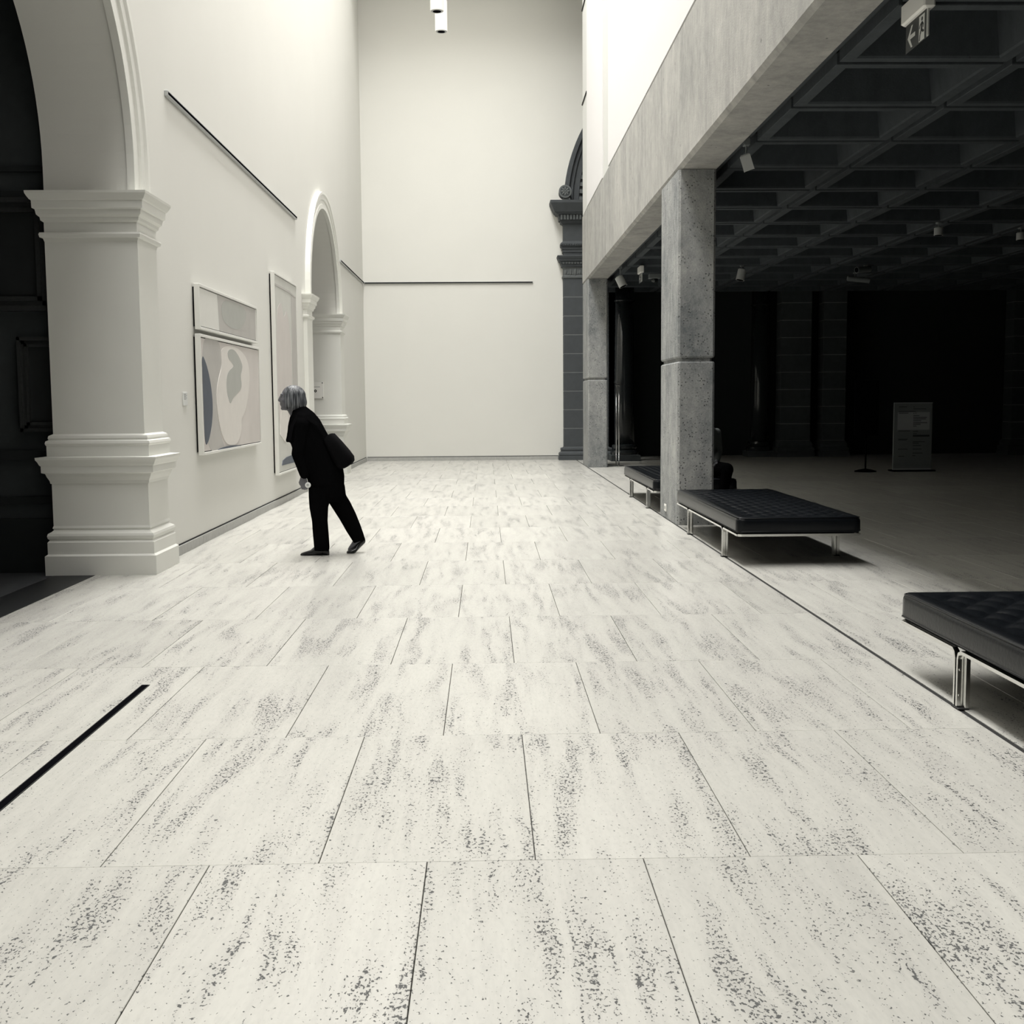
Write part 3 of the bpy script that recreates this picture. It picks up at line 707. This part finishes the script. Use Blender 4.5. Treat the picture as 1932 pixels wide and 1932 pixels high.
# ------------------------------------------------------------------ exit signs
def exit_sign(x, y, label, s=1.):
    t = empty('exit_sign', (x, y, 4.06), label, 'sign', 'exit signs under the waffle ceiling')
    MB().rbox(-.04, .04, -.21, .21, -.14, 0, .012).build('ceiling_box', 'lamp_white', t)
    MB().rbox(-.008, .008, -.19, .19, -.31, -.13, .004).build('edge_lit_panel', 'sign_pale', t)
    MB().box(-.0095, -.008, -.18, .186, -.322, -.14).build('sign_face', 'sign_dark', t)
    # pictogram on the hall face: y runs from near (-) to far (+); far end is left in view
    X_ = -.0105
    MB().box(X_, -.0094, -.150, -.055, -.315, -.155).build('door_pictogram', 'sign_pale', t)
    man = MB(); xx = X_-.001
    man.prism([(-.108+.014*math.cos(k*math.pi/6), -.180+.013*math.sin(k*math.pi/6)) for k in range(12)], 'x', xx, X_)
    def limb(p, q, wd):
        a_ = Vector(p); b_ = Vector(q); n_ = Vector((-(b_-a_).y, (b_-a_).x)).normalized()*wd
        man.prism([tuple(a_+n_), tuple(a_-n_), tuple(b_-n_), tuple(b_+n_)], 'x', xx, X_)
    limb((-.110, -.198), (-.100, -.250), .013); limb((-.112, -.203), (-.135, -.222), .006); limb((-.135, -.222), (-.128, -.238), .005)
    limb((-.108, -.203), (-.078, -.212), .006); limb((-.078, -.212), (-.066, -.232), .005)
    limb((-.100, -.247), (-.078, -.270), .008); limb((-.078, -.270), (-.070, -.310), .007)
    limb((-.104, -.247), (-.128, -.262), .008); limb((-.128, -.262), (-.145, -.262), .006)
    man.build('running_figure', 'sign_dark', t)
    ar = MB()   # arrow pointing to the far end (left in view)
    ar.prism([(.150, -.235), (.085, -.165), (.060, -.165), (.105, -.222), (.015, -.222), (.015, -.248), (.105, -.248), (.060, -.305), (.085, -.305)], 'x', X_, -.0094)
    ar.build('arrow', 'sign_pale', t)
    return t
exit_sign(2.84, 7.86, 'near hanging exit sign with running figure and left arrow, top right')
exit_sign(3.06, 23.3, 'small distant exit sign hanging near the far end of the beam')

# ------------------------------------------------------------------ ceiling spotlights and cameras
def spot(x, y, z, aim, r0, ln, label, boxy=False, mat='lamp_grey'):
    t = empty('spotlight', (x, y, z), label, 'spotlight', 'spotlights under the waffle ceiling')
    aim = Vector(aim).normalized()
    MB().rbox(-.03, .03, -.05, .05, 4.07-z-.03, 4.07-z+.05, .005).build('mount', 'board_grey', t)
    MB().tube([(0, 0, 4.05-z), (0, 0, .0)], .010).build('arm', 'board_grey', t)
    MB().rev(tuple(-aim*ln*.35), [(0, r0*.75), (.015, r0), (ln*.75, r0), (ln, r0*1.02)], 4 if boxy else 24, tuple(aim)).build('head', mat, t)
    MB().rev(tuple(aim*(ln*.65)), [(-.004, r0*.85), (.002, r0*.85)], 4 if boxy else 24, tuple(aim)).build('lens', 'black', t)
spot(2.70, 12.3, 3.90, (.35, .1, -1), .075, .17, 'boxy grey spotlight beside the concrete beam, left of the first coffers', True)
spot(5.05, 23.3, 3.92, (-.25, -.1, -1), .085, .22, 'pale grey spotlight just right of the middle column')
spot(6.8, 17.74, 3.95, (0, 0, -1), .065, .12, 'small dim spotlight in the middle of the waffle ceiling')
spot(8.30, 18.3, 3.95, (0, 0, -1), .065, .12, 'small dim spotlight at the right picture edge')
spot(7.50, 23.3, 3.98, (-1, -.5, -.12), .06, .36, 'dark tubular spotlight, upper one of a pair above the stone pilasters', mat='board_grey')
spot(7.73, 24.69, 3.93, (1, -.1, -.12), .055, .46, 'dark tubular spotlight, lower one of a pair above the stone pilasters', mat='board_grey')
spot(2.68, 23.5, 3.82, (.45, -.2, -1), .085, .22, 'pale spotlight tucked under the far end of the beam')
dc = empty('dome_camera', (3.53, 24.69, 4.06), 'dark security dome camera beside the distant exit sign', 'camera')
MB().rbox(-.12, .12, -.10, .10, -.10, 0, .01).build('housing', 'board_grey', dc)
MB().ball((0, 0, -.12), .075, .075, .075, 16, 10).build('dome', 'polished_granite', dc, smooth=True)

# ------------------------------------------------------------------ free-standing things in the dark hall
sb = empty('notice_board', (8.44, 23.1, 0), 'grey free-standing notice board with a paler text panel in the dark hall', 'notice board')
MB().rbox(-.385, .385, -.02, .02, .03, 1.36, .006).build('panel', 'board_grey', sb)
MB().box(-.385, .385, -.023, -.02, .03, .055).build('bottom_edge', 'board_light', sb)
MB().box(-.385, .385, -.023, -.02, 1.345, 1.36).build('top_edge', 'board_light', sb)
MB().box(-.31, .33, -.0235, -.02, .82, 1.17).build('pale_notice', 'board_light', sb)
tx = MB()
for x0, x1, z in ((-.29, -.13, 1.275), (-.0, .02, 1.275), (0, .25, 1.235), (-.29, .05, 1.185), (0, .02, 1.145), (.04, .06, 1.15), (0, .12, 1.10), (0, .27, 1.065), (0, .25, 1.035), (0, .16, 1.0), (0, .28, .96), (0, .15, .93), (0, .07, .895), (-.29, -.10, 1.15), (-.29, -.06, .80), (0, .1, .79), (0, .08, .745),
                  (-.29, -.12, .62), (-.29, -.10, .64), (0, .24, .585), (0, .12, .555), (0, .17, .51), (-.29, -.10, .44), (0, .18, .44), (0, .2, .36), (-.28, -.16, .30), (0, .06, .31)):
    tx.box(x0, x1, -.026, -.0234, z-.006, z+.006)
tx.box(0, .33, -.026, -.0234, .685, .72)
tx.build('printed_lines', 'board_ink', sb, kind='stuff')
MB().rbox(-.42, .42, -.17, .17, 0, .03, .006).build('base', 'black', sb)
ss = empty('sign_stand', (7.50, 23.05, 0), 'black sign stand on a round base, left of the notice board', 'sign stand')
MB().rev((0, 0, 0), [(0, .21), (.02, .21), (.045, .12), (.06, .03)], 32).build('base', 'black', ss)
MB().tube([(0, 0, .05), (0, 0, .86)], .016, n=12).build('pole', 'black', ss)
MB().rbox(-.24, .24, -.012, .012, .72, 1.80, .005).build('sign_panel', 'black', ss)
cp = empty('chrome_stand', (2.88, 25.75, 0), 'slim twin-bar chrome upright behind the distant concrete column', 'stand')
for x in (-.03, .03): MB().tube([(x, 0, .01), (x, 0, 1.77)], .012, n=10).build('bar', 'chrome', cp, smooth=True)
MB().rbox(-.045, .045, -.02, .02, 1.765, 1.785, .004).build('top_cap', 'chrome', cp)
MB().rbox(-.22, .14, -.14, .14, 0, .014, .004).build('base_plate', 'chrome', cp)

# ------------------------------------------------------------------ people
def superloft(mb, rings, n=28, e=2.4):
    """rings: (x, y, z, half depth in the x-z plane, half width in y, tilt) - torso style sections"""
    R = []
    for (x, y, z, a_, b_, t_) in rings:
        R.append([])
        for k in range(n):
            q = 2*math.pi*k/n; c, s_ = math.cos(q), math.sin(q)
            dx = a_*math.copysign(abs(c)**(2/e), c); dy = b_*math.copysign(abs(s_)**(2/e), s_)
            R[-1].append((x+dx*math.cos(t_), y+dy, z+dx*math.sin(t_)))
    mb.loft(R); return mb
def head(mb, c, s=1., face=-1):
    """head in profile looking towards face*X; c = centre of the skull"""
    cx, cy, cz = c; f = face
    mb.ball((cx, cy, cz+.02*s), .098*s, .074*s, .100*s, 24, 16)
    mb.ball((cx+f*.045*s, cy, cz-.015*s), .068*s, .062*s, .095*s, 20, 14)
    mb.ball((cx+f*.060*s, cy, cz-.075*s), .042*s, .046*s, .040*s, 16, 10)          # jaw
    mb.ball((cx+f*.088*s, cy, cz-.096*s), .020*s, .024*s, .018*s, 12, 8)           # chin
    mb.bone((cx+f*.098*s, cy, cz+.028*s), .012*s, (cx+f*.122*s, cy, cz-.018*s), .0115*s)   # nose
    mb.ball((cx+f*.112*s, cy, cz-.024*s), .016*s, .018*s, .010*s, 10, 8)
    mb.ball((cx+f*.100*s, cy, cz-.052*s), .016*s, .026*s, .009*s, 12, 8)           # lips
    mb.ball((cx+f*.097*s, cy, cz-.066*s), .015*s, .022*s, .008*s, 12, 8)
    for sy in (-1, 1):
        mb.ball((cx+f*.088*s, cy+sy*.030*s, cz+.036*s), .017*s, .024*s, .009*s, 10, 8)  # brow
        mb.ball((cx+f*.066*s, cy+sy*.042*s, cz-.022*s), .030*s, .022*s, .028*s, 12, 8)  # cheek
        mb.ball((cx-f*.004*s, cy+sy*.075*s, cz-.006*s), .018*s, .010*s, .032*s, 12, 8)  # ear
def hand(mb, wrist, dirv, side, s=1., curl=.9):
    """palm, four bent fingers, thumb"""
    w_ = Vector(wrist); d_ = Vector(dirv).normalized(); y_ = Vector((0, 1, 0)); x_ = d_.cross(y_).normalized()
    pc = w_ + d_*.045*s
    for k in range(4):
        o_ = (k-1.5)*.019*s
        base = w_ + d_*.082*s + x_*o_
        mb.bone(tuple(w_+d_*.01*s+x_*o_*.6), .014*s, tuple(base), .0115*s, 8)
        ln = (.030, .036, .034, .026)[k]*s
        p1 = base + (d_*math.cos(.5*curl)+y_*side*math.sin(.5*curl))*ln
        p2 = p1 + (d_*math.cos(1.4*curl)+y_*side*math.sin(1.4*curl))*ln*.75
        p3 = p2 + (d_*math.cos(2.2*curl)+y_*side*math.sin(2.2*curl))*ln*.6
        mb.bone(tuple(base), .0088*s, tuple(p1), .0080*s, 8); mb.bone(tuple(p1), .0080*s, tuple(p2), .0074*s, 8); mb.bone(tuple(p2), .0074*s, tuple(p3), .0066*s, 8)
    tb = w_ + d_*.025*s - x_*.026*s
    t1 = tb + (d_*.7 - x_*.5 + y_*side*.45).normalized()*.036*s
    t2 = t1 + (d_*.8 + y_*side*.7).normalized()*.028*s
    mb.bone(tuple(tb), .012*s, tuple(t1), .0095*s, 8); mb.bone(tuple(t1), .0095*s, tuple(t2), .008*s, 8)
def shoe(mb, heel, toe, hz=0., w_=.043):
    h_ = Vector(heel); t_ = Vector(toe); L_ = (t_-h_); dd = L_.normalized(); up = Vector((0, 0, 1)); sd = dd.cross(up).normalized(); R = []
    for k, (s_, hh, ww) in enumerate(((-.01, .045, .55), (.03, .075, .80), (.12, .085, .85), (.30, .10, .82), (.42, .088, .88), (.58, .055, 1.0), (.75, .042, 1.0), (.90, .030, .80), (.97, .022, .55), (1.0, .014, .3))):
        c = h_ + L_*s_ + up*hz*max(0, 1-s_*1.8)
        R.append([tuple(c + sd*w_*ww*math.cos(q) + up*(hh*(.5+.5*math.sin(q)))) for q in [2*math.pi*j/14 for j in range(14)]])
    mb.loft(R)

YP = 11.22
p1 = empty('person', (-1.5, YP, 0), 'grey-haired woman in black jacket and trousers leaning forward to look at a painting', 'person')
px, py = 1.5, -YP      # parts are written in world coordinates, shifted to the empty
def P(o): o.location = (1.5, -YP, 0); return o
bd = MB()
HC = (-1.842, YP, 1.492)
head(bd, HC)
bd.bone((-1.815, YP, 1.44), .056, (-1.775, YP, 1.33), .060)                 # neck
bd.bone((-1.86, YP, 1.39), .03, (-1.825, YP, 1.33), .035)
bd.bone((-1.75, YP, 1.29), .10, (-1.66, YP, 1.10), .13, fy=1.0)
bd.bone((-1.66, YP, 1.10), .13, (-1.54, YP, .84), .13)
for sy, (sh, el, wr_) in ((-1, ((-1.72, 1.24), (-1.775, .985), (-1.722, .762))), (1, ((-1.74, 1.24), (-1.80, 1.0), (-1.70, .80)))):
    y = YP+sy*.175
    bd.bone((-1.73, YP+sy*.08, 1.27), .05, (sh[0], y, sh[1]), .05)
    bd.bone((sh[0], y, sh[1]), .047, (el[0], YP+sy*.21, el[1]), .037); bd.bone((el[0], YP+sy*.21, el[1]), .037, (wr_[0], YP+sy*.20, wr_[1]), .024)
    hand(bd, (wr_[0], YP+sy*.20, wr_[1]-.005), (.12*(1 if sy < 0 else .6), 0, -1), -sy, 1.0)
for sy, kx, kz, ax, az in ((-1, -1.585, .42, -1.588, .09), (1, -1.385, .44, -1.243, .14)):
    bd.bone((-1.52, YP+sy*.07, .78), .10, (kx, YP+sy*.075, kz), .052); bd.bone((kx, YP+sy*.075, kz), .052, (ax, YP+sy*.075, az), .034)
    bd.bone((ax, YP+sy*.075, az), .036, (ax-.09, YP+sy*.075, .034), .020)
body = P(bd.build('body', 'skin', p1)); remesh(body, .0065, 3)
# eyes
ey = MB()
for sy in (-1, 1): ey.ball((HC[0]-.088, YP+sy*.031, HC[2]+.012), .010, .012, .008, 10, 8)
P(ey.build('eyes', 'black', p1, smooth=True))
# jacket
jk = MB()
superloft(jk, [(-1.778, YP, 1.400, .062, .070, .35), (-1.765, YP, 1.365, .085, .105, .35), (-1.745, YP, 1.315, .115, .165, .35), (-1.725, YP, 1.24, .148, .205, .33),
               (-1.700, YP, 1.14, .172, .215, .30), (-1.655, YP, 1.03, .185, .215, .28), (-1.615, YP, .93, .190, .215, .25), (-1.565, YP, .83, .182, .212, .2), (-1.54, YP, .75, .172, .21, .12), (-1.535, YP, .69, .165, .21, .06), (-1.535, YP, .665, .158, .205, .05)])
for sy, sh, el, wr_ in ((-1, (-1.715, 1.24), (-1.775, .975), (-1.722, .752)), (1, (-1.735, 1.24), (-1.80, .99), (-1.72, .80))):
    jk.bone((-1.74, YP+sy*.11, 1.29), .072, (sh[0], YP+sy*.185, sh[1]), .074)
    jk.bone((sh[0], YP+sy*.185, sh[1]), .074, (el[0]+.012, YP+sy*.22, el[1]), .060)
    jk.bone((el[0]+.012, YP+sy*.22, el[1]), .060, (wr_[0]+.012, YP+sy*.205, wr_[1]+.03), .046)
jk.prism([(-1.845, 1.335), (-1.868, 1.25), (-1.882, 1.15), (-1.897, 1.085), (-1.88, 1.075), (-1.80, 1.10), (-1.76, 1.30)], 'y', YP-.10, YP-.06)   # lapel edge hanging forward
jk.prism([(-1.845, 1.335), (-1.868, 1.25), (-1.882, 1.15), (-1.897, 1.085), (-1.88, 1.075), (-1.80, 1.10), (-1.76, 1.30)], 'y', YP+.06, YP+.10)
j_ = P(jk.build('jacket', 'black_cloth', p1)); remesh(j_, .010, 5)
tr = MB()
superloft(tr, [(-1.53, YP, .86, .15, .19, .1), (-1.525, YP, .74, .162, .20, .05), (-1.525, YP, .64, .158, .195, 0), (-1.53, YP, .56, .14, .18, 0), (-1.53, YP, .51, .09, .12, 0)])
superloft(tr, [(-1.56, YP-.085, .66, .13, .10, 0), (-1.585, YP-.085, .55, .105, .10, 0), (-1.598, YP-.085, .46, .088, .09, 0), (-1.592, YP-.085, .33, .073, .083, 0), (-1.585, YP-.085, .20, .074, .083, 0), (-1.578, YP-.085, .075, .072, .080, 0), (-1.578, YP-.085, .045, .068, .075, 0)])
superloft(tr, [(-1.495, YP+.085, .66, .125, .10, 0), (-1.458, YP+.085, .55, .098, .10, .1), (-1.41, YP+.085, .47, .092, .093, .25), (-1.345, YP+.085, .35, .082, .085, .35), (-1.295, YP+.085, .24, .074, .08, .35), (-1.252, YP+.085, .145, .062, .072, .3), (-1.240, YP+.085, .11, .056, .068, .3)])
t_ = P(tr.build('trousers', 'black_cloth', p1)); remesh(t_, .010, 4)
# hair: bob with strand ripples, open towards the face
def hair_shell(c, s, mat, parent, face=-1, name='hair', bottom=.115):
    mb = MB(); nu, nv = 96, 26; R = []
    for j in range(nv+1):
        v_ = j/nv; row = []
        for i in range(nu+1):
            th = (-1+2*i/nu)*math.radians(138 - 20*max(0, min(1, (v_-.25)/.5)))    # opening widens below the fringe
            if v_ < .55:
                ph = v_/.55*math.pi/2; rad = math.sin(ph+.02); zz = math.cos(ph)*.112
            else:
                q = (v_-.55)/.45; rad = 1+.09*math.sin(q*math.pi*.85)-.16*q**3; zz = -q*bottom
            rip = 1 + (.022*math.sin(th*23+math.sin(v_*5)*1.2)+.014*math.sin(th*51+2*v_))*min(1, v_*2.2)
            x = -face*math.cos(th)*.118*rad*rip; y = math.sin(th)*.094*rad*rip
            z = zz + .008*math.cos(th*7)*v_
            row.append((c[0]+x*s+.012*s*(-face), c[1]+y*s, c[2]+(z+.012)*s))
        R.append(row)
    mb.loft(R, closed=False, caps=False)
    o = mb.build(name, mat, parent, smooth=True); sd = o.modifiers.new('thick', 'SOLIDIFY'); sd.thickness = .012*s; sd.offset = -1
    return o
P(hair_shell((HC[0], HC[1], HC[2]), 1.0, 'hair_grey', p1))
sh = MB(); shoe(sh, (-1.515, YP-.085, .0), (-1.782, YP-.085, .0)); shoe(sh, (-1.185, YP+.085, .055), (-1.352, YP+.085, .0), .06)
s1 = MB(); shoe(s1, (-1.512, YP-.085, .0), (-1.782, YP-.085, .0)); P(s1.build('shoe', 'shoe_leather', p1, smooth=True))
s2 = MB(); shoe(s2, (-1.195, YP+.115, .0), (-1.352, YP+.02, .0), .085); P(s2.build('shoe', 'shoe_leather', p1, smooth=True))
bg = empty('shoulder_bag', (-1.41, YP-.05, 1.0), 'black soft shoulder bag hanging behind the leaning woman\'s back', 'bag')
ang = math.radians(-57)
mb = MB(); rings = []
for q, (ln, th, wd) in enumerate(((-.165, .035, .12), (-.15, .055, .14), (-.05, .072, .155), (.06, .085, .165), (.13, .088, .165), (.165, .07, .15), (.18, .04, .13))):
    cx = ln*math.cos(ang); cz = ln*math.sin(ang); n = 24; R = []
    for k in range(n):
        t = 2*math.pi*k/n; c, s_ = math.cos(t), math.sin(t)
        dx = th*math.copysign(abs(c)**.5, c); dy = wd*math.copysign(abs(s_)**.5, s_)
        R.append((cx-dx*math.sin(ang)+.0, dy, cz+dx*math.cos(ang)))
    rings.append(R)
mb.loft(rings); mb.build('bag_body', 'black_cloth_soft', bg, smooth=True)
MB().tube([(-.09, -.12, .13), (-.16, -.15, .24), (-.26, -.15, .31), (-.345, -.14, .325), (-.40, -.155, .24), (-.43, -.17, .10)], .006, .016, sq=True).build('strap', 'black_cloth_soft', bg)
hi = empty('pale_disc', (-1.672, YP-.245, .682), 'small round pale thing held in the leaning woman\'s hand', 'held item')
MB().rev((0, 0, 0), [(-.004, .022), (-.002, .027), (.002, .027), (.004, .022)], 24, (.3, -1, .15)).build('disc', 'paper', hi)
MB().rev((-.002, -.005, .001), [(-.001, .012), (.001, .012)], 16, (.3, -1, .15)).build('disc_centre', 'lamp_grey', hi)

# seated visitor on the farthest bench, half hidden by the middle column
YS = 15.35
p2 = empty('person', (2.86, YS+.12, .43), 'visitor in grey shirt and dark trousers seated behind the middle column', 'person', rz=math.pi/2)
def P2(o): o.location = (-2.9, -YS, -.43); return o
bd = MB(); head(bd, (2.80, YS, 1.30), .98)
bd.bone((2.83, YS, 1.24), .052, (2.88, YS, 1.12), .058); bd.bone((2.92, YS, 1.0), .10, (3.02, YS, .62), .11)
for sy in (-1, 1):
    y = YS+sy*.19
    bd.bone((2.92, YS+sy*.1, 1.04), .05, (2.93, y, 1.0), .05); bd.bone((2.93, y, 1.0), .042, (3.0, YS+sy*.23, .74), .034); bd.bone((3.0, YS+sy*.23, .74), .034, (2.75, YS+sy*.15, .62), .024)
    hand(bd, (2.75, YS+sy*.15, .62), (-1, 0, -.3), -sy, .95)
    bd.bone((3.05, YS+sy*.09, .54), .08, (2.50, YS+sy*.24, .54), .055); bd.bone((2.49, YS+sy*.235, .52), .05, (2.41, YS+sy*.16, .10), .035)
    bd.bone((2.41, YS+sy*.16, .08), .035, (2.33, YS+sy*.16, .05), .028)
b_ = P2(bd.build('body', 'skin', p2)); remesh(b_, .008, 3)
st = MB()
superloft(st, [(2.885, YS, 1.13, .05, .06, .2), (2.895, YS, 1.10, .085, .13, .2), (2.905, YS, 1.05, .11, .185, .2), (2.93, YS, .95, .13, .20, .15), (2.97, YS, .82, .135, .195, .1), (3.01, YS, .70, .14, .19, .05), (3.03, YS, .62, .15, .19, 0), (3.04, YS, .58, .14, .18, 0)])
for sy in (-1, 1):
    st.bone((2.93, YS+sy*.19, 1.01), .062, (3.01, YS+sy*.235, .76), .052); st.bone((3.01, YS+sy*.235, .76), .052, (2.82, YS+sy*.17, .645), .042)
s_ = P2(st.build('shirt', 'grey_shirt', p2)); remesh(s_, .010, 4)
tr = MB()
superloft(tr, [(3.06, YS, .70, .11, .17, 0), (3.07, YS, .62, .16, .20, 0), (3.075, YS, .52, .185, .21, 0), (3.07, YS, .445, .185, .205, 0)])
for sy in (-1, 1):
    tr.bone((3.02, YS+sy*.14, .53), .11, (2.50, YS+sy*.24, .545), .09)
    tr.bone((2.47, YS+sy*.235, .52), .078, (2.40, YS+sy*.16, .13), .055)
t_ = P2(tr.build('trousers', 'black_cloth', p2)); remesh(t_, .012, 4)
P2(hair_shell((2.80, YS, 1.30), .98, 'black_cloth_soft', p2, bottom=.05))
sh = MB()
for sy in (-1, 1):
    q = MB(); shoe(q, (2.46, YS+sy*.16, 0), (2.21, YS+sy*.16, 0)); P2(q.build('shoe', 'shoe_leather', p2, smooth=True))
